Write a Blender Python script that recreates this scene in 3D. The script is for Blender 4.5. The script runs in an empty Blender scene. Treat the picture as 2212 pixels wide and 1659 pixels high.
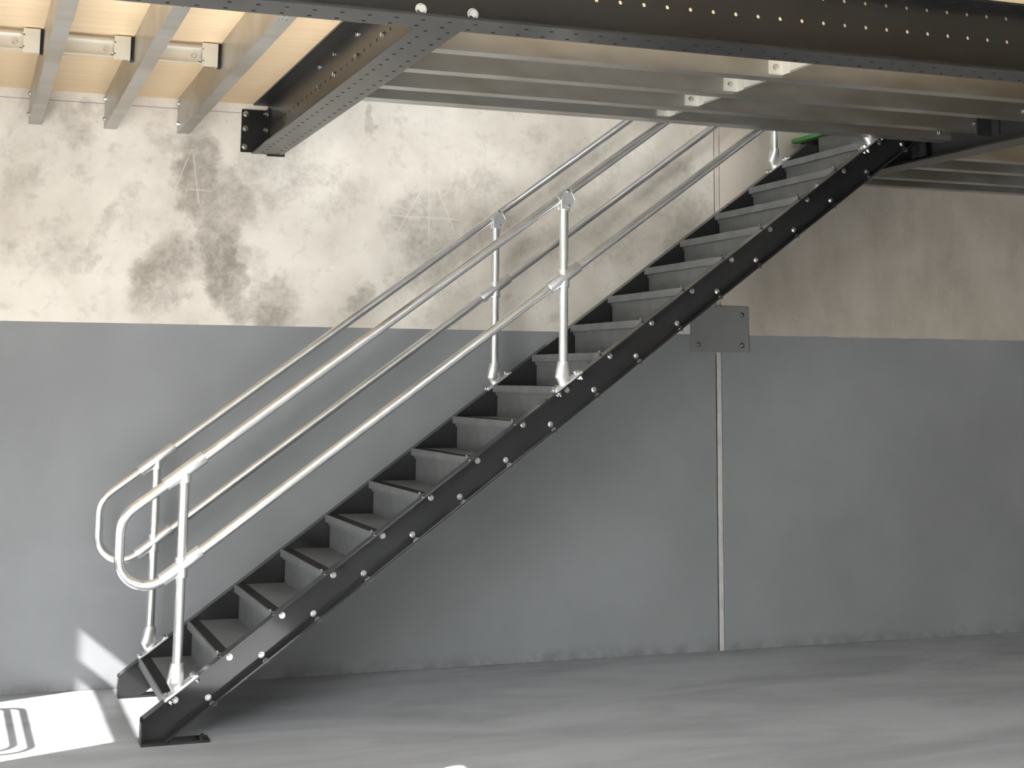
import bpy, math, random
from mathutils import Vector, Matrix
random.seed(7)
scene = bpy.context.scene
COL = scene.collection

# ------------------------------------------------------------------ camera
W_PX = 2212.0
F_PX, PPX, PPY = 3254.3, 1157.5, 324.7
cam_d = bpy.data.cameras.new('camera')
cam = bpy.data.objects.new('camera', cam_d)
COL.objects.link(cam)
cam_d.sensor_fit = 'HORIZONTAL'
cam_d.sensor_width = 36.0
cam_d.lens = F_PX * 36.0 / W_PX
cam_d.shift_x = (1106.0 - PPX) / W_PX
cam_d.shift_y = (PPY - 829.5) / W_PX
cam_d.clip_start, cam_d.clip_end = 0.05, 200
RIGHT = Vector((0.93627036, -0.35119967, 0.00752413))
DOWN = Vector((0.05980373, 0.13825236, -0.9885898))
FWD = Vector((0.34615218, 0.9260373, 0.15044463))
m = Matrix.Identity(4)
for i in range(3):
    m[i][0], m[i][1], m[i][2] = RIGHT[i], -DOWN[i], -FWD[i]
m.translation = Vector((-0.23353, -8.94507, 1.70677))
cam.matrix_world = m
scene.camera = cam

# ------------------------------------------------------------------ light
world = bpy.data.worlds.new('sky')
scene.world = world
world.use_nodes = True
bg = world.node_tree.nodes['Background']
bg.inputs['Color'].default_value = (0.93, 0.97, 1.0, 1)
bg.inputs['Strength'].default_value = 3.4

sun_d = bpy.data.lights.new('sun', 'SUN')
sun_d.energy = 27.0
sun_d.angle = math.radians(0.6)
sun_d.color = (1.0, 0.985, 0.96)
sun = bpy.data.objects.new('sun', sun_d)
COL.objects.link(sun)
SUN_DIR = Vector((0.734, 0.316, -0.60)).normalized()
sun.rotation_mode = 'QUATERNION'
sun.rotation_quaternion = SUN_DIR.to_track_quat('-Z', 'Y')
sun.location = (-6, -6, 8)

vs = scene.view_settings
vs.view_transform = 'Standard'
vs.look = 'None'
vs.gamma = 1.0
vs.use_curve_mapping = False
vs.exposure = 1.72
scene.cycles.max_bounces = 9
scene.cycles.diffuse_bounces = 5
scene.cycles.glossy_bounces = 5

# ------------------------------------------------------------------ node helpers
class NT:
    def __init__(s, name, rough=0.6, metal=0.0, spec=0.5):
        s.m = bpy.data.materials.new(name)
        s.m.use_nodes = True
        s.t = s.m.node_tree
        s.b = s.t.nodes['Principled BSDF']
        s.b.inputs['Roughness'].default_value = rough
        s.b.inputs['Metallic'].default_value = metal
        s.b.inputs['Specular IOR Level'].default_value = spec
        s._co = None
    def co(s):
        if s._co is None:
            s._co = s.t.nodes.new('ShaderNodeTexCoord').outputs['Object']
        return s._co
    def put(s, sock, v):
        if isinstance(v, bpy.types.NodeSocket):
            s.t.links.new(v, sock)
        elif isinstance(v, (tuple, list)):
            sock.default_value = (*v, 1) if len(v) == 3 and sock.type == 'RGBA' else v
        else:
            sock.default_value = v
    def map(s, scale=(1, 1, 1), loc=(0, 0, 0), rot=(0, 0, 0), vec=None):
        n = s.t.nodes.new('ShaderNodeMapping')
        s.put(n.inputs['Vector'], vec or s.co())
        n.inputs['Scale'].default_value = scale
        n.inputs['Location'].default_value = loc
        n.inputs['Rotation'].default_value = rot
        return n.outputs[0]
    def noise(s, scale, detail=4, rough=0.55, vec=None, dist=0.0, color=False):
        n = s.t.nodes.new('ShaderNodeTexNoise')
        s.put(n.inputs['Vector'], vec or s.co())
        n.inputs['Scale'].default_value = scale
        n.inputs['Detail'].default_value = detail
        n.inputs['Roughness'].default_value = rough
        n.inputs['Distortion'].default_value = dist
        return n.outputs['Color' if color else 'Fac']
    def math(s, op, a, b=0.0, c=0.0, clamp=False):
        n = s.t.nodes.new('ShaderNodeMath')
        n.operation = op
        n.use_clamp = clamp
        s.put(n.inputs[0], a); s.put(n.inputs[1], b); s.put(n.inputs[2], c)
        return n.outputs[0]
    def step(s, v, lo, hi, a=0.0, b=1.0):
        n = s.t.nodes.new('ShaderNodeMapRange')
        n.interpolation_type = 'SMOOTHSTEP'
        s.put(n.inputs['Value'], v)
        n.inputs['From Min'].default_value = lo
        n.inputs['From Max'].default_value = hi
        n.inputs['To Min'].default_value = a
        n.inputs['To Max'].default_value = b
        return n.outputs['Result']
    def mix(s, f, a, b):
        n = s.t.nodes.new('ShaderNodeMix')
        n.data_type = 'RGBA'
        s.put(n.inputs[0], f); s.put(n.inputs[6], a); s.put(n.inputs[7], b)
        return n.outputs[2]
    def sep(s, vec=None):
        n = s.t.nodes.new('ShaderNodeSeparateXYZ')
        s.put(n.inputs[0], vec or s.co())
        return n.outputs
    def comb(s, x, y, z):
        n = s.t.nodes.new('ShaderNodeCombineXYZ')
        s.put(n.inputs[0], x); s.put(n.inputs[1], y); s.put(n.inputs[2], z)
        return n.outputs[0]
    def bump(s, h, strength=0.3, dist=0.01):
        n = s.t.nodes.new('ShaderNodeBump')
        n.inputs['Strength'].default_value = strength
        n.inputs['Distance'].default_value = dist
        s.put(n.inputs['Height'], h)
        s.t.links.new(n.outputs[0], s.b.inputs['Normal'])
    def color(s, v): s.put(s.b.inputs['Base Color'], v)
    def rough(s, v): s.put(s.b.inputs['Roughness'], v)

def simple(name, col, rough=0.5, metal=0.0, var=0.12, scale=6.0, spec=0.5, bump=0.0, bscale=120):
    n = NT(name, rough, metal, spec)
    f = n.noise(scale, 5, 0.6)
    dark = tuple(c * (1 - var) for c in col); lite = tuple(min(1, c * (1 + var)) for c in col)
    n.color(n.mix(n.step(f, 0.3, 0.7), dark, lite))
    if bump:
        n.bump(n.noise(bscale, 3, 0.6), bump, 0.004)
    return n.m

# ------------------------------------------------------------------ materials
def mat_wall():
    n = NT('tilt_up_concrete_and_grey_paint', 0.85, 0, 0.25)
    x, y, z = n.sep()
    wob = n.noise(1.6, 6, 0.62, color=True)
    wx, wy, wz = n.sep(wob)
    wob2 = n.noise(9.0, 5, 0.7, color=True)
    vx, vy, vz = n.sep(wob2)
    X = n.math('ADD', n.math('ADD', x, n.math('MULTIPLY_ADD', wx, 0.50, -0.25)), n.math('MULTIPLY_ADD', vx, 0.16, -0.08))
    Z = n.math('ADD', n.math('ADD', z, n.math('MULTIPLY_ADD', wz, 0.50, -0.25)), n.math('MULTIPLY_ADD', vz, 0.16, -0.08))
    acc = None
    #        cx    cz    rx    rz   ang  strength
    blobs = [(0.80, 2.30, 0.20, 0.34, -0.3, 0.75), (1.13, 2.35, 0.17, 0.46, 0.25, 0.95), (1.42, 2.15, 0.20, 0.22, 0.5, 0.80), (1.30, 2.40, 0.16, 0.22, 0.5, 0.45),
             (0.97, 2.88, 0.12, 0.34, 0.1, 0.80), (1.13, 2.72, 0.20, 0.22, 0.4, 0.75), (1.42, 2.88, 0.24, 0.20, 0.4, 0.55), (0.80, 3.12, 0.16, 0.16, 0.0, 0.45),
             (0.28, 3.13, 0.15, 0.14, 0.0, 0.60), (0.02, 3.22, 0.22, 0.14, 0.0, 0.35), (0.40, 2.50, 0.06, 0.26, -0.5, 0.55),
             (0.58, 2.75, 0.12, 0.06, 0.6, 0.40), (0.15, 2.42, 0.22, 0.18, 0.2, 0.45), (0.02, 2.75, 0.16, 0.20, 0.0, 0.40),
             (0.62, 2.60, 0.16, 0.22, 0.2, 0.30),
             (1.45, 3.00, 0.30, 0.26, 0.3, 0.45), (1.80, 2.83, 0.22, 0.22, 0.0, 0.25),
             (2.35, 2.62, 0.32, 0.26, 0.3, 0.62), (2.68, 2.72, 0.35, 0.30, 0.6, 0.55), (2.45, 2.38, 0.40, 0.16, 0.6, 0.50),
             (1.98, 2.16, 0.12, 0.10, 0.3, 0.55), (2.50, 2.15, 0.30, 0.12, 0.5, 0.35),
             (2.03, 3.30, 0.035, 0.13, 0.0, 0.60), (3.05, 3.22, 0.30, 0.10, 0.2, 0.35), (3.45, 2.95, 0.35, 0.30, 0.6, 0.45),
             (3.10, 2.65, 0.30, 0.30, 0.6, 0.40), (4.05, 2.85, 0.28, 0.40, 0.3, 0.62), (3.70, 2.60, 0.30, 0.20, 0.6, 0.45)]
    for cx, cz, rx, rz, a, st in blobs:
        dx = n.math('SUBTRACT', X, cx); dz = n.math('SUBTRACT', Z, cz)
        ca, sa = math.cos(a), math.sin(a)
        u = n.math('ADD', n.math('MULTIPLY', dx, ca / rx), n.math('MULTIPLY', dz, sa / rx))
        v = n.math('ADD', n.math('MULTIPLY', dx, -sa / rz), n.math('MULTIPLY', dz, ca / rz))
        d2 = n.math('MULTIPLY_ADD', u, u, n.math('MULTIPLY', v, v))
        k = n.step(d2, 0.15, 1.5, st, 0.0)
        acc = k if acc is None else n.math('MAXIMUM', acc, k)
    # broken, cloudy edge: the stain pulls a noise threshold down
    f1 = n.noise(3.0, 8, 0.66, dist=0.4)
    f2 = n.noise(20.0, 6, 0.72)
    cloud = n.math('ADD', n.math('MULTIPLY', f1, 0.6), n.math('MULTIPLY', f2, 0.4))
    s = n.math('ADD', n.math('MULTIPLY', acc, 1.05), n.math('MULTIPLY_ADD', cloud, 2.6, -1.50))
    stain = n.step(s, -0.1, 1.15)
    light, mid, dark = (0.765, 0.716, 0.642), (0.555, 0.508, 0.440), (0.270, 0.242, 0.203)
    broad = n.noise(1.35, 7, 0.62, dist=0.3)
    # paler band just above the paint, warmer and duller higher up
    hi = n.step(z, 2.1, 2.75, 0.0, 0.30)
    rt = n.step(x, 1.3, 3.2, 0.0, 0.30)
    t = n.math('ADD', n.math('MULTIPLY_ADD', broad, 3.4, -1.62), n.math('ADD', hi, rt), clamp=True)
    warm = n.mix(t, light, mid)
    blot = n.step(n.noise(7.5, 6, 0.68, dist=0.2), 0.52, 0.70, 0, 0.42)
    warm = n.mix(blot, warm, (0.39, 0.36, 0.31))
    left = n.mix(stain, warm, dark)
    spk = n.step(n.noise(70, 2, 0.6), 0.70, 0.76, 0, 0.35)
    left = n.mix(spk, left, (0.28, 0.25, 0.21))
    # right hand panel: browner, pitted, streaked down
    st = n.math('ADD', n.math('MULTIPLY', n.noise(2.2, 6, 0.6, vec=n.map((1.7, 1, 0.55))), 0.5), n.math('MULTIPLY', n.noise(2.6, 6, 0.6, dist=0.4), 0.5))
    rp = n.mix(n.step(st, 0.3, 0.72), (0.36, 0.322, 0.273), (0.50, 0.45, 0.385))
    pits = n.math('MULTIPLY', n.step(n.noise(52, 3, 0.7), 0.57, 0.68), n.step(n.noise(2.0, 3, 0.5), 0.40, 0.58))
    rp = n.mix(n.math('MULTIPLY', pits, 0.45), rp, (0.22, 0.19, 0.155))
    edge = n.step(x, 4.43, 4.75)
    rp = n.mix(edge, (0.60, 0.53, 0.455), rp)
    conc = n.mix(n.math('GREATER_THAN', x, 4.40), left, rp)
    # light scratches in the left panel
    for (x0, z0, x1, z1) in ((2.39, 2.93, 2.20, 2.58), (2.40, 2.95, 2.41, 2.52), (2.45, 2.90, 2.58, 2.60), (2.10, 2.70, 2.62, 2.69),
                             (0.93, 3.00, 0.83, 2.72), (0.95, 3.02, 1.00, 2.70), (0.92, 2.80, 1.08, 2.79)):
        ln = math.hypot(x1 - x0, z1 - z0); ux, uz = (x1 - x0) / ln, (z1 - z0) / ln
        a_ = n.math('ADD', n.math('MULTIPLY', x, ux), n.math('MULTIPLY_ADD', z, uz, -(x0 * ux + z0 * uz)))
        o_ = n.math('ABSOLUTE', n.math('ADD', n.math('ADD', n.math('MULTIPLY', x, -uz), n.math('MULTIPLY_ADD', z, ux, x0 * uz - z0 * ux)), n.math('MULTIPLY_ADD', vx, 0.02, -0.01)))
        k = n.math('MULTIPLY', n.step(o_, 0.002, 0.006, 0.45, 0.0), n.math('MULTIPLY', n.step(a_, 0, 0.03), n.step(a_, ln - 0.03, ln, 1, 0)))
        conc = n.mix(k, conc, (0.72, 0.66, 0.57))
    # faint purple setting-out line under the deck
    zl = n.math('ABSOLUTE', n.math('SUBTRACT', z, 3.272))
    k = n.math('MULTIPLY', n.step(zl, 0.0015, 0.0045, 0.6, 0), n.step(x, 1.25, 1.35, 1, 0))
    conc = n.mix(k, conc, (0.16, 0.13, 0.24))
    # grey paint below
    pf = n.noise(0.9, 4, 0.55)
    paint = n.mix(n.step(pf, 0.3, 0.7), (0.222, 0.227, 0.236), (0.262, 0.268, 0.277))
    grime = n.math('MULTIPLY', n.step(z, 0.0, 0.10, 0.55, 0), n.step(n.noise(7, 4, 0.6), 0.35, 0.65))
    paint = n.mix(grime, paint, (0.12, 0.12, 0.12))
    edge_z = n.math('MULTIPLY_ADD', vz, 0.012, -0.006)
    edge_z = n.math('MULTIPLY', edge_z, n.step(x, 4.3, 5.5, 0.25, 1.6))
    isp = n.math('LESS_THAN', n.math('ADD', z, edge_z), 2.008)
    n.color(n.mix(isp, conc, paint))
    n.rough(n.math('MULTIPLY_ADD', isp, -0.30, 0.88))
    n.bump(n.math('ADD', n.math('MULTIPLY', f2, 0.5), n.math('MULTIPLY', n.noise(90, 3, 0.6), 0.5)), 0.18, 0.006)
    return n.m

def mat_floor():
    n = NT('power_floated_concrete', 0.5, 0, 0.4)
    f = n.noise(1.3, 6, 0.62, vec=n.map((0.55, 1.5, 1), rot=(0, 0, 0.15)), dist=0.5)
    g = n.noise(14, 5, 0.65)
    c = n.mix(n.step(f, 0.28, 0.72), (0.265, 0.272, 0.281), (0.395, 0.403, 0.416))
    c = n.mix(n.step(g, 0.55, 0.8, 0, 0.35), c, (0.2, 0.2, 0.2))
    n.color(c)
    n.rough(n.step(f, 0.3, 0.7, 0.45, 0.30))
    n.bump(n.noise(60, 4, 0.6), 0.06, 0.004)
    return n.m

def mat_galv(name, base, rough, metal=0.85, var=0.12, blot=None, bump=0.02):
    n = NT(name, rough, metal, 0.5)
    sp = n.noise(9, 2, 0.5)
    f = n.noise(2.0, 2, 0.5)
    k = n.math('ADD', n.math('MULTIPLY', sp, 0.4), n.math('MULTIPLY', f, 0.6))
    lo = tuple(c * (1 - var) for c in base); hi = tuple(min(1, c * (1 + var)) for c in base)
    c = n.mix(n.step(k, 0.25, 0.7), lo, hi)
    if blot:
        g = n.noise(1.8, 3, 0.55, vec=n.map((0.6, 1, 2.5)))
        c = n.mix(n.step(g, 0.38, 0.66, 0, 0.8), c, blot)
    n.color(c)
    if bump: n.bump(n.noise(5, 1, 0.5), bump, 0.002)
    return n.m

def mat_ply():
    n = NT('plywood_underside', 0.62, 0, 0.3)
    g = n.noise(3.0, 6, 0.6, vec=n.map((0.7, 9, 1)), dist=0.3)
    h = n.noise(0.8, 3, 0.5)
    c = n.mix(n.step(g, 0.25, 0.75), (0.66, 0.49, 0.30), (0.75, 0.575, 0.37))
    c = n.mix(n.step(h, 0.4, 0.7, 0, 0.3), c, (0.63, 0.465, 0.285))
    n.color(c)
    return n.m

def mat_checker(name, col, rough):
    n = NT(name, rough, 0.0, 0.5)
    x, y, z = n.sep()
    # raised diagonal bars, alternating direction, in the plate's own plane
    s = n.math('ADD', n.math('MULTIPLY', n.math('ADD', x, z), 1.0), 0.0)
    u = n.math('MULTIPLY', s, 26.0); v = n.math('MULTIPLY', y, 26.0)
    iu = n.math('FLOOR', u); iv = n.math('FLOOR', v)
    par = n.math('MODULO', n.math('ABSOLUTE', n.math('ADD', iu, iv)), 2.0)
    fu = n.math('SUBTRACT', n.math('FRACT', u), 0.5); fv = n.math('SUBTRACT', n.math('FRACT', v), 0.5)
    sg = n.math('MULTIPLY_ADD', par, 2.0, -1.0)
    a = n.math('MULTIPLY', n.math('ADD', fu, n.math('MULTIPLY', fv, sg)), 0.7071)
    b = n.math('MULTIPLY', n.math('SUBTRACT', fu, n.math('MULTIPLY', fv, sg)), 0.7071)
    d = n.math('ADD', n.math('MULTIPLY', n.math('MULTIPLY', a, a), 90.0), n.math('MULTIPLY', n.math('MULTIPLY', b, b), 7.0))
    hgt = n.step(d, 0.1, 1.0, 1.0, 0.0)
    f = n.noise(7, 5, 0.6)
    lo = tuple(c * 0.85 for c in col); hi = tuple(c * 1.2 for c in col)
    c = n.mix(n.step(f, 0.3, 0.7), lo, hi)
    c = n.mix(n.math('MULTIPLY', hgt, 0.22), c, tuple(k * 2.2 for k in col))
    n.color(c)
    n.bump(hgt, 0.55, 0.0025)
    return n.m

M = {}
M['wall'] = mat_wall()
M['floor'] = mat_floor()
M['ply'] = mat_ply()
M['black'] = simple('black_painted_steel', (0.019, 0.019, 0.0195), 0.28, 0, 0.12, 3.0, 0.28, 0.04, 60)
M['stair'] = simple('charcoal_painted_stair_steel', (0.015, 0.015, 0.0155), 0.10, 0, 0.03, 2.0, 0.5, 0.0, 40)
M['checker'] = mat_checker('charcoal_checker_plate', (0.125, 0.128, 0.128), 0.40)
M['grip'] = simple('black_grip_strip', (0.012, 0.012, 0.012), 0.85, 0, 0.2, 60.0, 0.3, 0.3, 300)
M['tube'] = simple('galvanised_tube', (0.80, 0.80, 0.78), 0.26, 0.92, 0.07, 9.0)
M['cast'] = simple('galvanised_fitting', (0.82, 0.82, 0.81), 0.33, 0.90, 0.06, 14.0)
M['bolt'] = simple('zinc_bolt', (0.62, 0.62, 0.61), 0.20, 0.95, 0.08, 30.0)
M['joist'] = mat_galv('galvanised_joist', (0.39, 0.39, 0.37), 0.30, 0.80, 0.09, (0.26, 0.228, 0.175), 0)
M['brace'] = mat_galv('bright_galvanised_bracing', (0.72, 0.71, 0.66), 0.36, 0.75, 0.08)
M['plate'] = simple('grey_painted_plate', (0.205, 0.205, 0.203), 0.42, 0, 0.06, 4.0)
M['domed'] = simple('painted_dome_bolt', (0.22, 0.22, 0.22), 0.22, 0.6, 0.06, 4.0)
M['sealant'] = simple('pale_joint_sealant', (0.50, 0.48, 0.45), 0.75, 0, 0.12, 9.0)
M['sealant2'] = simple('beige_joint_sealant', (0.60, 0.54, 0.465), 0.8, 0, 0.10, 9.0)
M['green'] = simple('green_edge_board', (0.045, 0.20, 0.055), 0.6, 0, 0.15, 12.0)
M['inner'] = simple('plain_render', (0.42, 0.41, 0.39), 0.85, 0, 0.08, 1.2)
M['roof'] = simple('roof_sheet', (0.5, 0.5, 0.5), 0.6, 0, 0.05, 1.0)
M['ground'] = simple('outside_concrete', (0.36, 0.355, 0.34), 0.85, 0, 0.12, 0.8)
gm = bpy.data.materials.new('tinted_glass'); gm.use_nodes = True
gt = gm.node_tree; gt.nodes.remove(gt.nodes['Principled BSDF'])
ga = gt.nodes.new('ShaderNodeBsdfTransparent'); ga.inputs[0].default_value = (0.56, 0.56, 0.56, 1)
gb = gt.nodes.new('ShaderNodeBsdfGlossy'); gb.inputs['Roughness'].default_value = 0.02
gx = gt.nodes.new('ShaderNodeMixShader'); gx.inputs[0].default_value = 0.06
gt.links.new(ga.outputs[0], gx.inputs[1]); gt.links.new(gb.outputs[0], gx.inputs[2]); gt.links.new(gx.outputs[0], gt.nodes['Material Output'].inputs[0])
M['glass'] = gm
sm_ = bpy.data.materials.new('added_translucent_sheet'); sm_.use_nodes = True  # sheet for the roof light added as fill
s_t = sm_.node_tree; s_t.nodes.remove(s_t.nodes['Principled BSDF'])
s_a = s_t.nodes.new('ShaderNodeBsdfTranslucent'); s_a.inputs[0].default_value = (0.72, 0.73, 0.74, 1)
s_t.links.new(s_a.outputs[0], s_t.nodes['Material Output'].inputs[0])
M['sheet'] = sm_
M['ink'] = simple('faded_ink', (0.20, 0.20, 0.19), 0.6)
M['blackstrap'] = simple('dark_rubber', (0.02, 0.02, 0.02), 0.7)

# ------------------------------------------------------------------ mesh helpers
class MB:
    def __init__(s):
        s.v, s.f, s.sm = [], [], []
    def add(s, vs, fs, smooth=False):
        o = len(s.v)
        s.v += [Vector(p) for p in vs]
        for f in fs:
            s.f.append([i + o for i in f]); s.sm.append(smooth)
    def box(s, x0, x1, y0, y1, z0, z1):
        s.add([(x, y, z) for x in (x0, x1) for y in (y0, y1) for z in (z0, z1)],
              [(0, 1, 3, 2), (4, 6, 7, 5), (0, 4, 5, 1), (2, 3, 7, 6), (0, 2, 6, 4), (1, 5, 7, 3)])
        return s
    def obox(s, c, u, v, w, a, b, d):
        c = Vector(c); u = Vector(u) * a; v = Vector(v) * b; w = Vector(w) * d
        s.add([c + u * i + v * j + w * k for i in (-1, 1) for j in (-1, 1) for k in (-1, 1)],
              [(0, 1, 3, 2), (4, 6, 7, 5), (0, 4, 5, 1), (2, 3, 7, 6), (0, 2, 6, 4), (1, 5, 7, 3)])
        return s
    def prism(s, poly, o, u, v, w, d0, d1):
        """polygon (a,b) in the plane o + a*u + b*v, pushed from d0 to d1 along w"""
        o, u, v, w = map(Vector, (o, u, v, w)); n = len(poly)
        s.add([o + u * a + v * b + w * d for d in (d0, d1) for a, b in poly],
              [tuple(range(n))[::-1], tuple(range(n, 2 * n))] + [(i, (i + 1) % n, n + (i + 1) % n, n + i) for i in range(n)])
        return s
    def tube(s, pts, r, seg=20, caps=True):
        pts = [Vector(p) for p in pts]; n = len(pts)
        rr = r if isinstance(r, (list, tuple)) else [r] * n
        t0 = (pts[1] - pts[0]).normalized()
        ref = Vector((0, 1, 0)) if abs(t0.y) < 0.9 else Vector((1, 0, 0))
        vs = []
        for i, p in enumerate(pts):
            t = (pts[min(i + 1, n - 1)] - pts[max(i - 1, 0)]).normalized()
            a = (ref - t * ref.dot(t)).normalized(); b = t.cross(a); ref = a
            k = 1.0
            if 0 < i < n - 1:
                d1 = (pts[i] - pts[i - 1]).normalized(); k = 1 / max(0.5, abs(d1.dot(t)))
            vs += [p + (a * math.cos(q) + b * math.sin(q)) * rr[i] for q in (2 * math.pi * j / seg for j in range(seg))]
        s.add(vs, [(i * seg + j, i * seg + (j + 1) % seg, (i + 1) * seg + (j + 1) % seg, (i + 1) * seg + j) for i in range(n - 1) for j in range(seg)], True)
        if caps:
            s.add(vs[:seg], [tuple(range(seg))[::-1]]); s.add(vs[-seg:], [tuple(range(seg))])
        return s
    def loft(s, rings, caps=True):
        n = len(rings[0]); vs = [p for r in rings for p in r]
        s.add(vs, [(i * n + j, i * n + (j + 1) % n, (i + 1) * n + (j + 1) % n, (i + 1) * n + j) for i in range(len(rings) - 1) for j in range(n)], True)
        if caps:
            s.add(rings[0], [tuple(range(n))[::-1]]); s.add(rings[-1], [tuple(range(n))])
        return s
    def perf(s, o, u, v, w, L, W, T, rows, pitch, start, stop, r, seg=16):
        """plate L x W x T (along u, v, w) with rows of real round holes"""
        o, u, v, w = map(Vector, (o, u, v, w)); rows = sorted(rows)
        h = r * 1.5
        def quad(a0, a1, b0, b1):
            for d in (0, T):
                s.add([o + u * a + v * b + w * d for a, b in ((a0, b0), (a1, b0), (a1, b1), (a0, b1))], [(0, 1, 2, 3)])
        cs = []
        a = start
        while a <= stop + 1e-6:
            cs.append(a); a += pitch
        bands = []; b = 0.0
        for q in rows:
            bands.append((b, q - h, None)); bands.append((q - h, q + h, q)); b = q + h
        bands.append((b, W, None))
        for b0, b1, q in bands:
            if q is None or not cs:
                quad(0, L, b0, b1); continue
            e = 0.0
            for c in cs:
                quad(e, c - h, b0, b1); e = c + h
                sq, ci = [], []
                for k in range(seg):
                    t = 2 * math.pi * (k + 0.5) / seg; ct, st = math.cos(t), math.sin(t)
                    kk = h / max(abs(ct), abs(st))
                    sq.append((c + ct * kk, q + st * kk)); ci.append((c + ct * r, q + st * r))
                # square outline with true corners
                ring = []
                for k in range(seg):
                    ring.append(sq[k])
                for d in (0, T):
                    vs = [o + u * p[0] + v * p[1] + w * d for p in ring + ci]
                    s.add(vs, [(k, (k + 1) % seg, seg + (k + 1) % seg, seg + k) for k in range(seg)])
                    # corner fillers
                    for k in range(seg):
                        p, q2 = ring[k], ring[(k + 1) % seg]
                        if abs(p[0] - q2[0]) > 1e-6 and abs(p[1] - q2[1]) > 1e-6:
                            cxn = c + math.copysign(h, (p[0] + q2[0]) / 2 - c); cyn = q + math.copysign(h, (p[1] + q2[1]) / 2 - q)
                            s.add([o + u * p[0] + v * p[1] + w * d, o + u * cxn + v * cyn + w * d, o + u * q2[0] + v * q2[1] + w * d], [(0, 1, 2)])
                vs = [o + u * p[0] + v * p[1] + w * d for d in (0, T) for p in ci]
                s.add(vs, [(k, (k + 1) % seg, seg + (k + 1) % seg, seg + k) for k in range(seg)])
            quad(e, L, b0, b1)
        # rim
        c4 = [(0, 0), (L, 0), (L, W), (0, W)]
        s.add([o + u * a + v * b + w * d for d in (0, T) for a, b in c4], [(i, (i + 1) % 4, 4 + (i + 1) % 4, 4 + i) for i in range(4)])
        return s
    def build(s, name, mat, parent=None, origin=None, bevel=0.0):
        """one mesh object; vertices given in world space; 'origin' moves the object's own origin"""
        base = Vector(parent['_w']) if parent is not None else Vector((0, 0, 0))
        org = Vector(origin) if origin is not None else base
        me = bpy.data.meshes.new(name)
        me.from_pydata([tuple(p - org) for p in s.v], [], s.f)
        me.polygons.foreach_set('use_smooth', s.sm)
        me.materials.append(mat)
        me.update()
        if any(s.sm):
            me.set_sharp_from_angle(angle=math.radians(40))
        o = bpy.data.objects.new(name, me)
        COL.objects.link(o)
        if parent is not None:
            o.parent = parent
        o.location = org - base
        o['_w'] = tuple(org)
        if bevel:
            bv = o.modifiers.new('edge', 'BEVEL'); bv.width = bevel; bv.segments = 2; bv.limit_method = 'ANGLE'
        return o

def tag(o, label=None, cat=None, group=None, kind=None):
    if label: o['label'] = label
    if cat: o['category'] = cat
    if group: o['group'] = group
    if kind: o['kind'] = kind
    return o

def thing(name, label, cat, loc, group=None):
    o = bpy.data.objects.new(name, None)
    o.empty_display_size = 0.1
    COL.objects.link(o)
    o.location = loc
    o['_w'] = tuple(loc)
    return tag(o, label, cat, group, 'thing')

def structure(name, parent=None):
    o = bpy.data.objects.new(name, None)
    COL.objects.link(o)
    o['_w'] = (0, 0, 0)
    o['kind'] = 'structure'
    return o

def inst(src, name, parent, p, q=None):
    """linked-data copy of a small part at world point p"""
    o = src.copy()
    o.name = name
    COL.objects.link(o)
    o.parent = parent
    o.location = Vector(p) - Vector(parent['_w'])
    o['_w'] = tuple(p)
    if q is not None:
        o.rotation_mode = 'QUATERNION'; o.rotation_quaternion = q
    return o

MESH = {}
def hexbolt(key, r, h, wr, wh, mat, stud=0.0, sr=0.0, dome=False):
    """bolt mesh along +Z: washer, hex head (or dome), optional stud"""
    b = MB()
    def ring(rad, z, n=20, ph=0.0): return [Vector((rad * math.cos(2 * math.pi * i / n + ph), rad * math.sin(2 * math.pi * i / n + ph), z)) for i in range(n)]
    b.loft([ring(wr, -0.002), ring(wr, wh)])
    if dome:
        b.loft([ring(r * math.cos(a), wh + h * math.sin(a), 20) for a in (0, 0.35, 0.7, 1.05, 1.35)])
    else:
        b.loft([ring(r, wh, 6), ring(r, wh + h * 0.85, 6), ring(r * 0.86, wh + h, 6)])
    if stud:
        b.loft([ring(sr, wh + h, 12), ring(sr, wh + h + stud, 12)])
    me = bpy.data.meshes.new(key)
    me.from_pydata([tuple(p) for p in b.v], [], b.f)
    me.polygons.foreach_set('use_smooth', b.sm)
    me.materials.append(mat); me.set_sharp_from_angle(angle=math.radians(35)); me.update()
    MESH[key] = me

def bolt(key, parent, p, axis, name='bolt', spin=0.0):
    o = bpy.data.objects.new(name, MESH[key])
    COL.objects.link(o)
    o.parent = parent
    o.location = Vector(p) - Vector(parent['_w'])
    o['_w'] = tuple(p)
    o.rotation_mode = 'QUATERNION'
    q = Vector(axis).to_track_quat('Z', 'Y')
    if spin:
        from mathutils import Quaternion
        q = q @ Quaternion((0, 0, 1), spin)
    o.rotation_quaternion = q
    return o

hexbolt('m12', 0.0125, 0.009, 0.0155, 0.003, M['bolt'])
hexbolt('m12nut', 0.0125, 0.011, 0.0155, 0.003, M['bolt'], 0.008, 0.006)
hexbolt('m20', 0.0185, 0.013, 0.0225, 0.004, M['bolt'])
hexbolt('m16', 0.0150, 0.011, 0.0180, 0.003, M['bolt'], 0.012, 0.008)
hexbolt('m16p', 0.0150, 0.011, 0.0180, 0.003, M['stair'], 0.008, 0.008)
hexbolt('m8', 0.008, 0.006, 0.010, 0.002, M['bolt'])
hexbolt('dome', 0.0155, 0.011, 0.0165, 0.002, M['domed'], dome=True)

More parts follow.
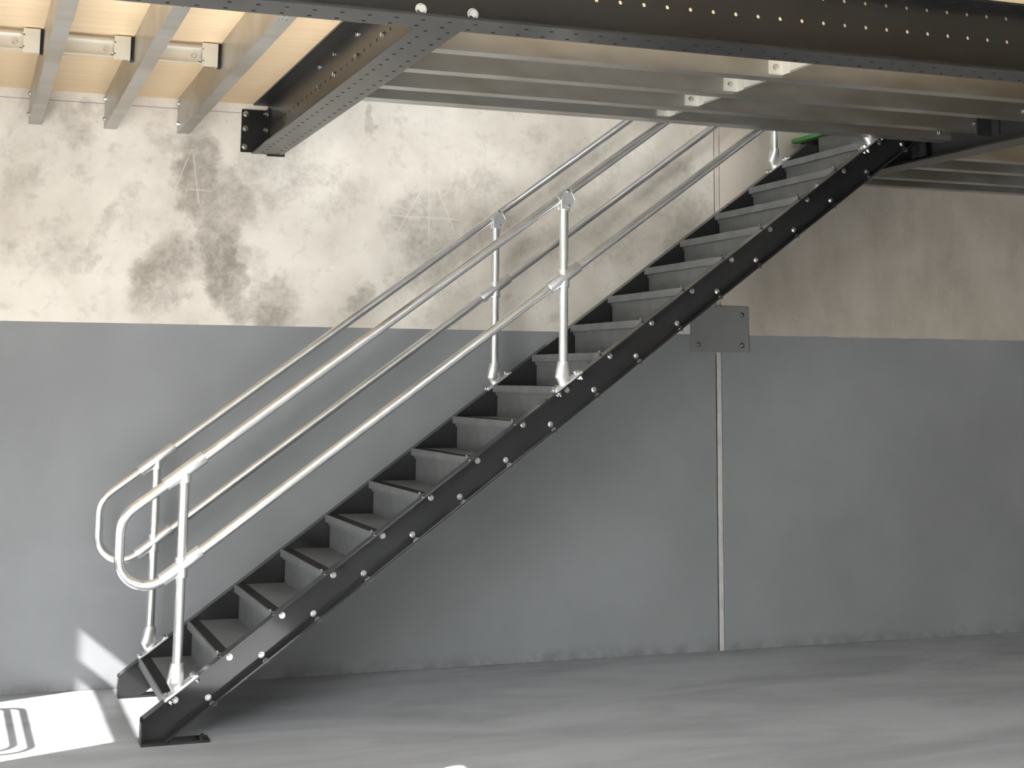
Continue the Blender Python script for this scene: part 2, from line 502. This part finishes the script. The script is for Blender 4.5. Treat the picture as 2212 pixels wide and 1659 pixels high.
# ================================================================== SETTING
DECK = 3.3292
XR, YF, ROOF = 12.0, -13.0, 7.0
fl = MB().box(-1.65, XR + 0.2, YF - 0.2, 0.2, -0.2, 0.0).build('floor', M['floor']); fl['kind'] = 'structure'
gr = MB().box(-40, 40, -45, 30, -0.6, -0.21).build('ground', M['ground']); gr['kind'] = 'structure'
ap = MB().box(-16, -1.65, -20, 6, -0.21, -0.02).build('pavement', M['ground']); ap['kind'] = 'structure'

wb = structure('wall_back')
JL, JR = 4.384, 4.431
MB().box(-1.65, JL, 0.0, 0.18, 0.0, ROOF).build('wall_panel', M['wall'], wb, bevel=0.003)
MB().box(JR, XR + 0.2, 0.0, 0.18, 0.0, ROOF).build('wall_panel', M['wall'], wb, bevel=0.003)
MB().box(JL + 0.012, JR - 0.003, 0.006, 0.10, 0.0, 1.889).build('joint_strip', M['sealant'], wb, bevel=0.002)
MB().box(JL + 0.008, JR - 0.004, 0.008, 0.10, 1.889, ROOF).build('joint_strip', M['sealant2'], wb, bevel=0.002)
MB().box(JL, JR, 0.10, 0.17, 0.0, ROOF).build('joint_backing', M['blackstrap'], wb)

# left wall: low side window (transom across it) and the tall roller-door opening let the sun in
wl = structure('wall_left')
x0, x1 = -1.65, -1.5
WY0, WY1, WZ0, WZ1 = -2.207, -0.84, 0.45, 2.038
DY0, DY1, DZ = -7.6, -3.695, 2.925
b = MB()
b.box(x0, x1, WY1, 0.0, 0, ROOF)
b.box(x0, x1, DY1, WY0, 0, ROOF)
b.box(x0, x1, WY0, WY1, 0, WZ0).box(x0, x1, WY0, WY1, WZ1, ROOF)
b.box(x0, x1, DY0, DY1, DZ, ROOF)
b.box(x0, x1, YF, DY0, 0, ROOF)
b.build('wall_panel', M['inner'], wl)
wn = structure('window_1')
MB().box(-1.52, -1.48, WY0, WY1, 1.671, 1.744).build('transom', M['black'], wn)
MB().box(-1.60, -1.46, WY0, WY1, WZ0 - 0.03, WZ0).build('window_sill', M['black'], wn)

MB().box(-1.503, -1.497, WY0, WY1, 1.744, WZ1).build('pane', M['glass'], wn)
MB().box(-1.503, -1.497, WY0, WY1, WZ0, 1.671).build('pane', M['glass'], wn)
wr = structure('wall_right'); MB().box(XR, XR + 0.2, YF, 0, 0, ROOF).build('wall_panel', M['inner'], wr)
wf = structure('wall_front')
b = MB()
b.box(-1.65, -0.6, YF - 0.2, YF, 0, 4.2).box(11.8, XR + 0.2, YF - 0.2, YF, 0, 4.2).box(-0.6, 11.8, YF - 0.2, YF, 0, 3.2).box(-0.6, 11.8, YF - 0.2, YF, 3.2, 4.2).box(-1.65, XR + 0.2, YF - 0.2, YF, 6.4, ROOF)
b.box(-1.65, XR, YF - 0.2, YF, 4.2, 6.4).box(XR - 1, XR + 0.2, YF - 0.2, YF, 4.2, 6.4)
b.build('wall_panel', M['inner'], wf)
VX, VY = 2.6, -4.9                    # deck cut away beyond this corner to pass the added roof light
SX0, SX1, SY0, SY1 = -1.2, 4.3, -12.4, -8.4
b = MB().box(-1.65, SX0, YF - 0.2, 0.2, ROOF, ROOF + 0.1).box(SX1, XR + 0.2, YF - 0.2, 0.2, ROOF, ROOF + 0.1)
b.box(SX0, SX1, YF - 0.2, SY0, ROOF, ROOF + 0.1).box(SX0, SX1, SY1, 0.2, ROOF, ROOF + 0.1)
b.build('roof', M['roof'])['kind'] = 'structure'
rl_ = structure('added_roof_light')                # translucent roof sheets added out of view as fill light
for k in range(4):
    w_ = (SX1 - SX0) / 4
    MB().box(SX0 + k * w_ + 0.01, SX0 + (k + 1) * w_ - 0.01, SY0 + 0.01, SY1 - 0.01, ROOF + 0.04, ROOF + 0.045).build('added_light_sheet', M['sheet'], rl_)

# deck (the ceiling of the lower room): plywood boards around the stair opening
ce = structure('ceiling')
OX0, OX1, OY = 1.42, 4.995, -1.46
def deck(xa, xb, ya, yb): MB().box(xa + 0.0008, xb - 0.0008, ya + 0.0008, yb - 0.0008, DECK, DECK + 0.019).build('plywood_panel', M['ply'], ce)
deck(-1.5, OX0, -3.64, -0.001)
deck(-1.5, OX0, -4.3, -3.64); deck(OX0, VX, -4.3, -3.64)
for (xa, xb) in ((VX, OX1), (OX1, 8.5), (8.5, XR)):
    deck(xa, xb, VY, -3.64)
deck(OX0, OX1, -3.64, OY); deck(OX1 + 0.03, 8.5, -3.64, -0.001); deck(8.5, XR, -3.64, -0.001)
MB().box(OX1 - 0.02, OX1 + 0.03, -1.40, -0.012, DECK - 0.010, DECK + 0.016).build('board_edge', M['green'], ce)['label'] = 'green edge of the landing board at the stair head'

# ================================================================== STEEL BEAMS
Z0, Z1, TF, TW = 3.027, 3.3285, 0.010, 0.007
XA, XB = -1.49, 11.98
def rows_(c, d): return [c - d, c + d]
g = thing('steel_girder', 'long black perforated steel girder crossing the whole top of the view', 'beam', (5.2, -3.64, Z0))
P = 0.1023
hs = (0.98 - XA) % P
MB().perf((XA, -3.74, Z0), (1, 0, 0), (0, 1, 0), (0, 0, 1), XB - XA, 0.2, TF, [0.068, 0.163], P, hs, 6.3, 0.0095).build('bottom_flange', M['black'], g)
MB().perf((XA, -3.74, Z1 - TF), (1, 0, 0), (0, 1, 0), (0, 0, 1), XB - XA, 0.2, TF, [0.055, 0.145], P, hs, 6.3, 0.0095).build('top_flange', M['black'], g)
MB().perf((XA, -3.6435, Z0 + TF), (1, 0, 0), (0, 0, 1), (0, 1, 0), XB - XA, Z1 - Z0 - 2 * TF, TW, [3.179 - Z0 - TF, 3.283 - Z0 - TF], P, (3.328 - XA) % P, 6.3, 0.0085).build('web', M['black'], g)
for xs in (1.284, 1.488):
    for zz in (3.074, 3.20):
        bolt('m20', g, (xs, -3.6435, zz), (0, -1, 0), 'bolt', random.random())

cb = thing('steel_cross_beam', 'shorter black perforated steel beam running from the girder back to the wall', 'beam', (1.3825, -1.8, Z0))
c0, c1 = 1.291, 1.474
PB = 0.1132
MB().perf((c0, -3.541, Z0), (0, 1, 0), (1, 0, 0), (0, 0, 1), 3.521, c1 - c0, TF, [0.054, 0.144], PB, 0.039, 3.49, 0.0095).build('bottom_flange', M['black'], cb)
MB().box(c0, c1, -3.541, -0.024, Z1 - TF, Z1).build('top_flange', M['black'], cb)
MB().perf((1.379, -3.63, Z0 + TF), (0, 1, 0), (0, 0, 1), (1, 0, 0), 3.61, Z1 - Z0 - 2 * TF, TW, [3.181 - Z0 - TF], PB, (-2.846 + 3.63) % PB, 3.4, 0.0085).build('web', M['black'], cb)
b = MB()
b.box(1.227, 1.3785, -0.012, -0.001, 3.036, 3.293).box(1.3665, 1.3785, -0.115, -0.012, 3.036, 3.293)
cl = b.build('wall_cleat', M['black'], cb)
for zz in (3.265, 3.178, 3.068):
    bolt('m16', cl, (1.250, -0.012, zz), (0, -1, 0), 'bolt', random.random())
for zz in (3.262, 3.165):
    bolt('m16', cl, (1.3665, -0.085, zz), (-1, 0, 0), 'bolt', random.random())
cl2 = MB().box(1.3865, 1.492, -0.012, -0.001, 3.020, 3.293).box(1.3865, 1.3985, -0.115, -0.012, 3.037, 3.293).build('wall_cleat', M['black'], cb)
JY = [-2.80, -2.345, -1.905, -1.567]
for yy in (-2.73, -2.263, -1.805, -1.46):
    for zz in (3.284, 3.180):
        bolt('m12', cb, (1.379, yy, zz), (-1, 0, 0), 'bolt', random.random())
gc = MB().box(1.2550, 1.3780, -3.634, -3.622, 3.045, 3.310).box(1.3665, 1.3785, -3.622, -3.52, 3.045, 3.310).box(1.3865, 1.51, -3.634, -3.622, 3.045, 3.310).build('girder_cleat', M['black'], cb)

lb = thing('landing_beam', 'black steel beam carrying the landing behind the head of the stair', 'beam', (5.155, -1.8, Z0))
l0, l1 = 5.075, 5.235
MB().box(l0, l1, -3.541, -0.012, Z0, Z0 + TF).build('bottom_flange', M['black'], lb)
MB().box(l0 - 0.03, l1, -3.541, -0.012, Z1 - TF - 0.004, Z1 - 0.004).build('top_flange', M['black'], lb)
MB().perf((5.151, -3.63, Z0 + TF), (0, 1, 0), (0, 0, 1), (1, 0, 0), 3.618, Z1 - Z0 - 2 * TF - 0.004, TW, [0.145], 0.36, 0.16, 3.4, 0.010).build('web', M['black'], lb)
for yy in (-1.95, -2.40):
    cpl = MB().box(5.040, 5.150, yy - 0.006, yy + 0.006, 3.09, 3.27).box(5.138, 5.150, yy - 0.07, yy + 0.006, 3.09, 3.27).build('joist_cleat', M['black'], lb)

# ================================================================== JOISTS
def cee_y(x, yA, yB, zb, zt, wid, t=0.0024, lip=0.016):
    """C joist running along Y, web at x, flanges to +x"""
    poly = [(0, 0), (wid, 0), (wid, lip), (wid - t, lip), (wid - t, t), (t, t), (t, zt - zb - t), (wid - t, zt - zb - t), (wid - t, zt - zb - lip), (wid, zt - zb - lip), (wid, zt - zb), (0, zt - zb)]
    parts = []
    D = zt - zb
    web = MB().box(x, x + t, yA, yB, zb, zt)
    bot = MB().box(x + t, x + wid, yA, yB, zb, zb + t).box(x + wid - t, x + wid, yA, yB, zb + t, zb + lip)
    top = MB().box(x + t, x + wid, yA, yB, zt - t, zt).box(x + wid - t, x + wid, yA, yB, zt - lip, zt - t)
    return web, bot, top
def cee_x(y, xA, xB, zb, zt, wid, t=0.0024, lip=0.016):
    web = MB().box(xA, xB, y, y + t, zb, zt)
    bot = MB().box(xA, xB, y + t, y + wid, zb, zb + t).box(xA, xB, y + wid - t, y + wid, zb + t, zb + lip)
    top = MB().box(xA, xB, y + t, y + wid, zt - t, zt).box(xA, xB, y + wid - t, y + wid, zt - lip, zt - t)
    return web, bot, top

JZ = 3.124
names = {0.022: 'galvanised floor joist nearest the left edge, running back to the wall',
         0.436: 'middle one of the three galvanised joists running back to the wall',
         0.852: 'galvanised joist running back to the wall just left of the black cross beam',
         -0.392: 'galvanised joist beyond the left edge, carrying the last bracing channel'}
STAMPS = []
for jx in (-0.392, 0.022, 0.436, 0.852):
    t = thing('floor_joist', names[jx], 'joist', (jx + 0.035, -1.82, JZ), 'joists left of the cross beam')
    w_, bo, to = cee_y(jx, -3.5385, -0.004, JZ, DECK - 0.0006, 0.069)
    MB().box(jx + 0.003, jx + 0.009, -3.636, -3.42, JZ + 0.02, 3.300).build('end_cleat', M['joist'], t)
    w_.build('web', M['joist'], t); bo.build('bottom_flange', M['joist'], t); to.build('top_flange', M['joist'], t)
    MB().box(jx + 0.003, jx + 0.009, -0.09, -0.002, JZ + 0.015, DECK - 0.02).box(jx + 0.009, jx + 0.075, -0.008, -0.002, JZ + 0.015, DECK - 0.02).build('wall_cleat', M['joist'], t)
    for zz in (3.294, 3.175):
        bolt('m12', t, (jx, -0.045, zz), (-1, 0, 0), 'bolt', random.random())
    if jx > 0: STAMPS.append((jx, t))

# faded ink stamps on the joist undersides (not legible)
def stamp(cx, cy, parent, seed):
    r = random.Random(seed); b = MB()
    for i in range(5):
        for k in range(2):
            if r.random() < 0.8:
                x = cx - 0.016 + k * 0.020 + r.uniform(-0.003, 0.003); y = cy - 0.12 + i * 0.05 + r.uniform(-0.01, 0.01)
                w, h = r.uniform(0.004, 0.009), r.uniform(0.006, 0.016)
                b.box(x - w, x + w, y - h, y + h, JZ - 0.0006, JZ - 0.0001)
                b.box(x - w * 0.3, x + w * 0.3, y - h * 1.7, y + h * 1.7, JZ - 0.0006, JZ - 0.0001)
    b.build('ink_stamp', M['ink'], parent)['kind'] = 'stuff'
# bracing channels between the joists
for k_, ((jx, t_), yy_) in enumerate(zip(STAMPS, (-3.28, -3.22, -3.17))): stamp(jx + 0.032, yy_, t_, k_)
BY, BZ0, BZ1 = -1.62, 3.222, 3.297
seg = [(-0.392, 0.022, 'bracing channel left of the leftmost joist in view'), (0.022, 0.436, 'bracing channel between the leftmost and the middle joist'), (0.436, 0.852, 'bracing channel between the middle joist and the one by the cross beam')]
for xa, xb, lab in seg:
    t = thing('bracing_channel', 'short pale galvanised ' + lab, 'bracing', ((xa + xb) / 2, BY, BZ0), 'bracing under the left deck')
    a, c = xa + 0.0725, xb - 0.030
    MB().box(a, c, BY + 0.022, BY + 0.0245, BZ0, BZ1).box(a, c, BY, BY + 0.022, BZ1 - 0.0025, BZ1).box(a, c, BY, BY + 0.022, BZ0, BZ0 + 0.0025).build('channel', M['brace'], t)
    k = MB().box(xb - 0.092, xb - 0.020, BY - 0.006, BY - 0.002, 3.207, 3.322).box(xb - 0.020, xb - 0.016, BY - 0.006, BY + 0.05, 3.207, 3.322).box(xb - 0.105, xb - 0.085, BY - 0.006, BY + 0.02, 3.232, 3.238).box(xb - 0.105, xb - 0.085, BY - 0.006, BY + 0.02, 3.288, 3.294).build('end_plate', M['brace'], t)
    k2 = MB().box(xb - 0.016, xb - 0.001, BY + 0.010, BY + 0.05, 3.207, 3.322).build('dark_gap_block', M['black'], t)  # black block stands in for the dark gap beside the joist web
    MB().box(a, a + 0.03, BY - 0.003, BY + 0.022, BZ0 - 0.022, BZ0 - 0.006).box(a, a + 0.004, BY, BY + 0.022, BZ0 - 0.022, BZ1).build('end_tab', M['brace'], t)
    bolt('m12', t, (xb - 0.128, BY + 0.022, 3.260), (0, -1, 0), 'bolt', 0.3)

# joists over the stair (parallel to the wall)
rl = ['galvanised joist next behind the girder, first of the four over the stair', 'galvanised joist second behind the girder, over the stair', 'galvanised joist third behind the girder, over the stair', 'galvanised trimmer joist nearest the wall, edging the stair opening']
for jy, lab in zip(JY, rl):
    t = thing('floor_joist', lab, 'joist', (3.27, jy + 0.04, JZ), 'joists over the stair')
    w_, bo, to = cee_x(jy, 1.3875, 5.149, JZ, 3.3135, 0.088 if jy < -1.6 else 0.112)
    w_.build('web', M['joist'], t); bo.build('bottom_flange', M['joist'], t); to.build('top_flange', M['joist'], t)
    for xx in (5.09,):
        bolt('m12nut', t, (xx - 0.03, jy, 3.165), (0, -1, 0), 'bolt', random.random())
        bolt('m12nut', t, (xx - 0.03, jy, 3.27), (0, -1, 0), 'bolt', random.random())
rb = [(-3.63, JY[0], 'between the girder and the first joist'), (JY[0] + 0.088, JY[1], 'between the first and second joist'), (JY[1] + 0.088, JY[2], 'between the second and third joist'), (JY[2] + 0.088, JY[3], 'between the third joist and the trimmer')]
for ya, yb, lab in rb:
    t = thing('bracing_channel', 'pale galvanised bracing channel over the stair, ' + lab, 'bracing', (3.31, (ya + yb) / 2, 3.15), 'bracing over the stair')
    MB().box(3.31, 3.3125, ya + 0.002, yb - 0.004, 3.150, 3.225).box(3.3125, 3.335, ya + 0.002, yb - 0.004, 3.150, 3.1525).box(3.3125, 3.335, ya + 0.002, yb - 0.004, 3.2225, 3.225).build('channel', M['brace'], t)
    MB().box(3.232, 3.3095, yb - 0.004, yb - 0.0005, 3.140, 3.27).box(3.3055, 3.3095, yb - 0.07, yb - 0.004, 3.140, 3.27).build('end_plate', M['brace'], t)
    bolt('m12', t, (3.268, yb - 0.004, 3.175), (0, -1, 0), 'bolt', 0.5)

# joists beyond the landing beam
lab4 = ['galvanised joist beyond the landing beam, farthest from the wall', 'galvanised joist beyond the landing beam, second from the farthest', 'galvanised joist beyond the landing beam, second from the wall', 'galvanised joist beyond the landing beam, lying against the concrete wall']
for jy, lab in zip((-1.395, -0.965, -0.475, -0.115), lab4):
    t = thing('floor_joist', lab, 'joist', (8.0, jy + 0.04, 3.052), 'joists beyond the landing beam')
    w_, bo, to = cee_x(jy, 5.160, 11.9, 3.052, 3.3135, 0.095)
    w_.build('web', M['joist'], t); bo.build('bottom_flange', M['joist'], t); to.build('top_flange', M['joist'], t)

# ================================================================== STAIRCASE
G, R_ = 0.25, 0.1834
TH = math.atan2(R_, G); SI, CO = math.sin(TH), math.cos(TH)
U = Vector((CO, 0, SI)); N = Vector((-SI, 0, CO)); Yv = Vector((0, 1, 0))
OT, OB = -0.283, -0.440               # top and bottom of the stringer, measured square to the slope
YN, YFr = -1.342, -0.287              # outer web face of near stringer, inner web face of far stringer
NX, NZ = 0.738, 0.2044                # first nosing
FT = 0.0095
st = thing('staircase', 'straight charcoal steel staircase with closed risers climbing along the wall', 'staircase', (0.9, -0.8, 0.0))
XF, XT, ZT = 0.637, 5.062, 3.268
def zt(x, o): return (o + SI * x) / CO
def xz(z, o): return (z * CO - o) / SI
def stringer(yw0, yw1, yt0, yt1):
    b = MB()
    o = (0, 0, 0)
    xt = min(XT, xz(ZT, OT))
    prof = [(XF, 0.012), (xz(0.012, OB), 0.012), (XT, zt(XT, OB)), (XT, ZT), (xz(ZT, OT), ZT), (XF, zt(XF, OT))]
    b.prism(prof, o, (1, 0, 0), (0, 0, 1), (0, 1, 0), yw0, yw1)
    f1 = [(XF, zt(XF, OT) - FT / CO), (xz(ZT, OT), ZT - FT / CO), (xz(ZT, OT), ZT), (XF, zt(XF, OT))]
    b.prism(f1, o, (1, 0, 0), (0, 0, 1), (0, 1, 0), yt0, yt1)
    f2 = [(xz(0.012, OB), 0.012), (XT, zt(XT, OB)), (XT, zt(XT, OB) + FT / CO), (xz(0.012, OB + FT), 0.012)]
    b.prism(f2, o, (1, 0, 0), (0, 0, 1), (0, 1, 0), yt0, yt1)
    b.prism([(XF, 0.012), (XF + 0.010, 0.012), (XF + 0.010, zt(XF + 0.01, OT)), (XF, zt(XF, OT))], o, (1, 0, 0), (0, 0, 1), (0, 1, 0), yt0, yt1)
    return b
sn = stringer(YN, YN + 0.008, YN - 0.070, YN).build('stringer', M['stair'], st, bevel=0.0012)
sf = stringer(YFr, YFr + 0.008, YFr + 0.008, YFr + 0.075).build('stringer', M['stair'], st, bevel=0.0012)
for y0, y1 in ((YN - 0.080, YN + 0.03), (YFr, YFr + 0.085)):
    fp = MB().box(XF, 0.957, y0, y1, 0.0, 0.012).build('foot_plate', M['stair'], st)
    bolt('m16p', fp, (0.925, (YN - 0.04 if y0 < -1 else YFr + 0.04), 0.012), (0, 0, 1), 'bolt', 0.4)
for i in range(17):
    for dx in (0.0, 0.1557):
        bolt('m12', sn, (0.797 + G * i + dx, YN, 0.1862 + R_ * i + (0.0013 if dx else 0)), (0, -1, 0), 'bolt', random.random())
ya, yb = YN + 0.010, YFr - 0.002
tm, rm, gm, tb = {}, {}, {}, {}
for i in range(17):
    x, z = NX + G * i, NZ + R_ * i
    org = (x, (ya + yb) / 2, z)
    if i == 0:
        b = MB()
        b.box(x + 0.004, x + 0.281, ya, yb, z - 0.0045, z)
        b.box(x, x + 0.0045, ya, yb, z - 0.041, z)
        b.box(x + 0.0045, x + 0.018, ya, yb, z - 0.041, z - 0.037)
        for yy in (ya, yb - 0.005):
            b.box(x + 0.02, x + 0.26, yy, yy + 0.005, z - 0.060, z - 0.0045)
        T0 = b.build('tread', M['checker'], st, origin=org)
        G0 = MB().box(x + 0.010, x + 0.062, ya + 0.012, yb - 0.012, z + 0.0002, z + 0.0022).build('grip_strip', M['grip'], T0, origin=org)
        E0 = MB().box(x - 0.001, x + 0.007, ya + 0.004, ya + 0.011, z - 0.004, z + 0.010).build('end_tab', M['bolt'], T0, origin=org)
        R0 = MB().box(x + 0.277, x + 0.281, ya + 0.004, yb - 0.010, z, z + R_ - 0.0046).build('riser', M['checker'], T0, origin=org)
    else:
        T = inst(T0, 'tread', st, org)
        inst(G0, 'grip_strip', T, org); inst(E0, 'end_tab', T, org); inst(R0, 'riser', T, org)
# head of the stair: bracket bolting the near stringer to the landing beam
hb = MB().box(5.062, 5.074, YN - 0.075, YN + 0.06, 3.045, 3.262).build('head_plate', M['stair'], st)
MB().box(5.05, 5.149, YN - 0.01, YN + 0.002, 3.06, 3.25).build('head_cleat', M['stair'], st)
MB().box(5.05, 5.149, YFr + 0.008, YFr + 0.02, 3.06, 3.25).build('head_cleat', M['stair'], st)

# ================================================================== HANDRAILS
SL = R_ / G
RT = 0.02415
PX = [0.794, 2.760, 4.705]
def arcfillet(p0, c, p1, r, n=10):
    """points of a round corner at c between directions to p0 and p1"""
    p0, c, p1 = Vector(p0), Vector(c), Vector(p1)
    a = (p0 - c).normalized(); b_ = (p1 - c).normalized()
    ang = a.angle(b_); L = r / math.tan(ang / 2)
    ctr = c + (a + b_).normalized() * (r / math.sin(ang / 2))
    s0, s1 = c + a * L - ctr, c + b_ * L - ctr
    tot = s0.angle(s1)
    out = []
    for k in range(n + 1):
        t = k / n
        out.append(ctr + (s0 * math.sin((1 - t) * tot) + s1 * math.sin(t * tot)) / math.sin(tot))
    return out
def ell(cx, cy, cz, rx, ry, n=24, slope=0.0):
    return [Vector((cx + rx * math.cos(2 * math.pi * i / n), cy + ry * math.sin(2 * math.pi * i / n), cz + slope * rx * math.cos(2 * math.pi * i / n))) for i in range(n)]

def handrail(y, label, side):
    h = thing('handrail', label, 'handrail', (PX[0], y, zt(PX[0], OT)))
    def top(x): return 1.257 + SL * (x - PX[0])
    def mid(x): return 0.812 + SL * (x - PX[0])
    MB().tube([(PX[0], y, top(PX[0])), (4.9, y, top(4.9))], RT).build('top_rail', M['tube'], h)
    MB().tube([(PX[0], y, mid(PX[0])), (4.9, y, mid(4.9))], RT).build('mid_rail', M['tube'], h)
    xl = 0.503 if side == 'near' else 0.497
    cT, cB = (xl, y, top(xl)), (xl, y, mid(xl))
    pts = [(PX[0], y, top(PX[0]))] + arcfillet((PX[0], y, top(PX[0])), cT, cB, 0.135) + arcfillet(cT, cB, (PX[0], y, mid(PX[0])), 0.130, 16) + [(PX[0], y, mid(PX[0]))]
    MB().tube(pts, RT).build('end_loop', M['tube'], h)
    def sleeve(x, z, half=0.112, r=0.0325, post_up=0.04, post_dn=0.055):
        c = Vector((x, y, z))
        b = MB()
        b.tube([c - U * half, c - U * (half - 0.003), c + U * (half - 0.003), c + U * half], [r * 0.96, r, r, r * 0.96], 24)
        b.loft([ell(x, y, z - post_dn, 0.0300, 0.0300), ell(x, y, z - post_dn + 0.004, 0.0315, 0.0315), ell(x, y, z + post_up * 0.3, 0.0315, 0.0315)] + ([ell(x, y, z + post_up, 0.0300, 0.0300)] if post_up > 0.03 else []))
        # gusset webs in the corners
        for sgn in (-1, 1):
            p = c + U * (sgn * half * 0.55)
            q = Vector((x, y, z - post_dn)) if sgn < 0 else Vector((x, y, z + (post_up if post_up > 0.03 else 0.0)))
            if (q - c).length > 0.02:
                b.prism([(c.x, c.z), (p.x, p.z + (0.0 if sgn < 0 else 0.0)), (q.x + sgn * 0.022, q.z)], (0, 0, 0), (1, 0, 0), (0, 0, 1), (0, 1, 0), y - 0.009, y + 0.009)
        k = b.build('sleeve_fitting', M['cast'], h)
        return k
    sleeve(PX[0], top(PX[0]), post_up=0.0)
    sleeve(PX[0], mid(PX[0]))
    sleeve(PX[1], mid(PX[1]), 0.105)
    sleeve(PX[2], mid(PX[2]), 0.105)
    for k, x in enumerate(PX):
        zp = zt(x, OT) + 0.010 / CO
        zb = zp + 0.06
        p = MB().tube([(x, y, zp + 0.02), (x, y, top(x) - (0.0 if k == 0 else 0.012))], RT).build('post', M['tube'], h)
        # flared socket foot
        b = MB()
        b.loft([ell(x + 0.002, y, zt(x, OT) + 0.010 / CO + 0.002, 0.022, 0.020, slope=SL),
                ell(x - 0.004, y, zp + 0.026, 0.038, 0.028),
                ell(x - 0.006, y, zp + 0.032, 0.0405, 0.029),
                ell(x - 0.003, y, zp + 0.075, 0.036, 0.0295),
                ell(x, y, zp + 0.112, 0.0310, 0.0305), ell(x, y, zp + 0.118, 0.0295, 0.0295)])
        b.build('foot_socket', M['cast'], p)
        pc = Vector((x, y, zt(x, OT))) + U * 0.028 + N * 0.0052
        MB().obox(pc, U, Yv, N, 0.093, 0.043, 0.005).build('base_plate', M['cast'], p, bevel=0.001)
        for sgn in (-1, 1):
            for dy in ((-0.020, 0.020)):
                q = pc + U * (sgn * 0.076) + Vector((0, dy, 0))
                bolt('m12', p, q + N * 0.005, N, 'bolt', random.random())
                bolt('m12nut', p, q - N * (0.005 + FT), -N, 'nut', random.random())
        if k > 0:
            # two-bolt saddle clamp under the top rail
            zc = top(x)
            b = MB()
            hood = [(-0.025, -0.078), (0.027, -0.084), (0.046, -0.042), (0.049, -0.022), (0.030, 0.014), (0.013, 0.036), (-0.006, 0.020), (-0.026, -0.030)]
            for dy in (-1, 1):
                b.prism(hood, (x, y, zc), (1, 0, 0), (0, 0, 1), (0, 1, 0), dy * 0.0255 - 0.003, dy * 0.0255 + 0.003)
            b.prism([(0.046, -0.042), (0.027, -0.084), (0.031, -0.086), (0.051, -0.043), (0.054, -0.021), (0.034, 0.016), (0.030, 0.014), (0.049, -0.022)], (x, y, zc), (1, 0, 0), (0, 0, 1), (0, 1, 0), -0.0285, 0.0285)
            b.tube([Vector((x, y, zc)) - U * 0.045, Vector((x, y, zc)) + U * 0.045], 0.0275, 24)
            sc = b.build('saddle_clamp', M['cast'], h, bevel=0.0015)
            bolt('m8', sc, (x + 0.012, y - 0.0285, zc + 0.020), (0, -1, 0), 'bolt', 0.2)
            bolt('m8', sc, (x + 0.016, y - 0.0285, zc - 0.062), (0, -1, 0), 'bolt', 0.5)
    return h
handrail(YN - 0.038, 'galvanised tube handrail on the near side of the stair, looped at its foot', 'near')
handrail(YFr + 0.038, 'galvanised tube handrail on the wall side of the stair, looped at its foot', 'far')

# ================================================================== WALL PLATE
wp = thing('wall_plate', 'grey painted steel plate bolted over the wall joint below the stair', 'plate', (4.41, 0, 1.89))
MB().box(4.196, 4.626, -0.013, -0.0005, 1.892, 2.196).build('plate', M['plate'], wp, bevel=0.0015)
for xx, zz in ((4.252, 1.943), (4.572, 1.940), (4.575, 2.142), (4.252, 2.142)):
    bolt('dome', wp, (xx, -0.013, zz), (0, -1, 0), 'bolt')

# ================================================================== TUBE FRAME added out of view, shaped to cast the hoop shadows on the floor
SH = 0.65 / 0.75
off = Vector((-0.918 * SH, -0.395 * SH, 0.65))
tr = thing('shadow_tube_frame', 'added, unseen low tube trolley beyond the left edge, its two hoops shading the sunlit floor', 'frame', (-0.95, -1.2, 0))
for xb_, yt_, yb_, xe in ((0.150, -0.358, -1.335, -0.40), (0.074, -0.345, -1.275, -0.40)):
    A = Vector((xe, yt_ + 0.04, 0)) + off; B = Vector((xb_, yt_, 0)) + off
    Cc = Vector((xb_ + 0.012, yb_, 0)) + off; D = Vector((xe, yb_ - 0.11, 0)) + off
    pts = [A] + arcfillet(A, B, Cc, 0.07, 8) + arcfillet(B, Cc, D, 0.13, 10) + [D]
    MB().tube(pts, 0.0135, 12).build('hoop', M['black'], tr)
for yy in (-0.66, -1.78):
    p = Vector((-0.40, yy + 0.342, 0)) + off
    MB().tube([(-1.17, yy, 0.03), (-1.17, yy, 0.66)], 0.014, 12).build('leg', M['black'], tr)
    MB().tube([(-1.17, yy, 0.65), (-1.30, yy, 0.65)], 0.0125, 12).build('handle', M['black'], tr)
MB().box(-1.30, -1.10, -1.80, -0.64, 0.0, 0.035).build('base', M['black'], tr)

for o in bpy.data.objects:
    if '_w' in o: del o['_w']
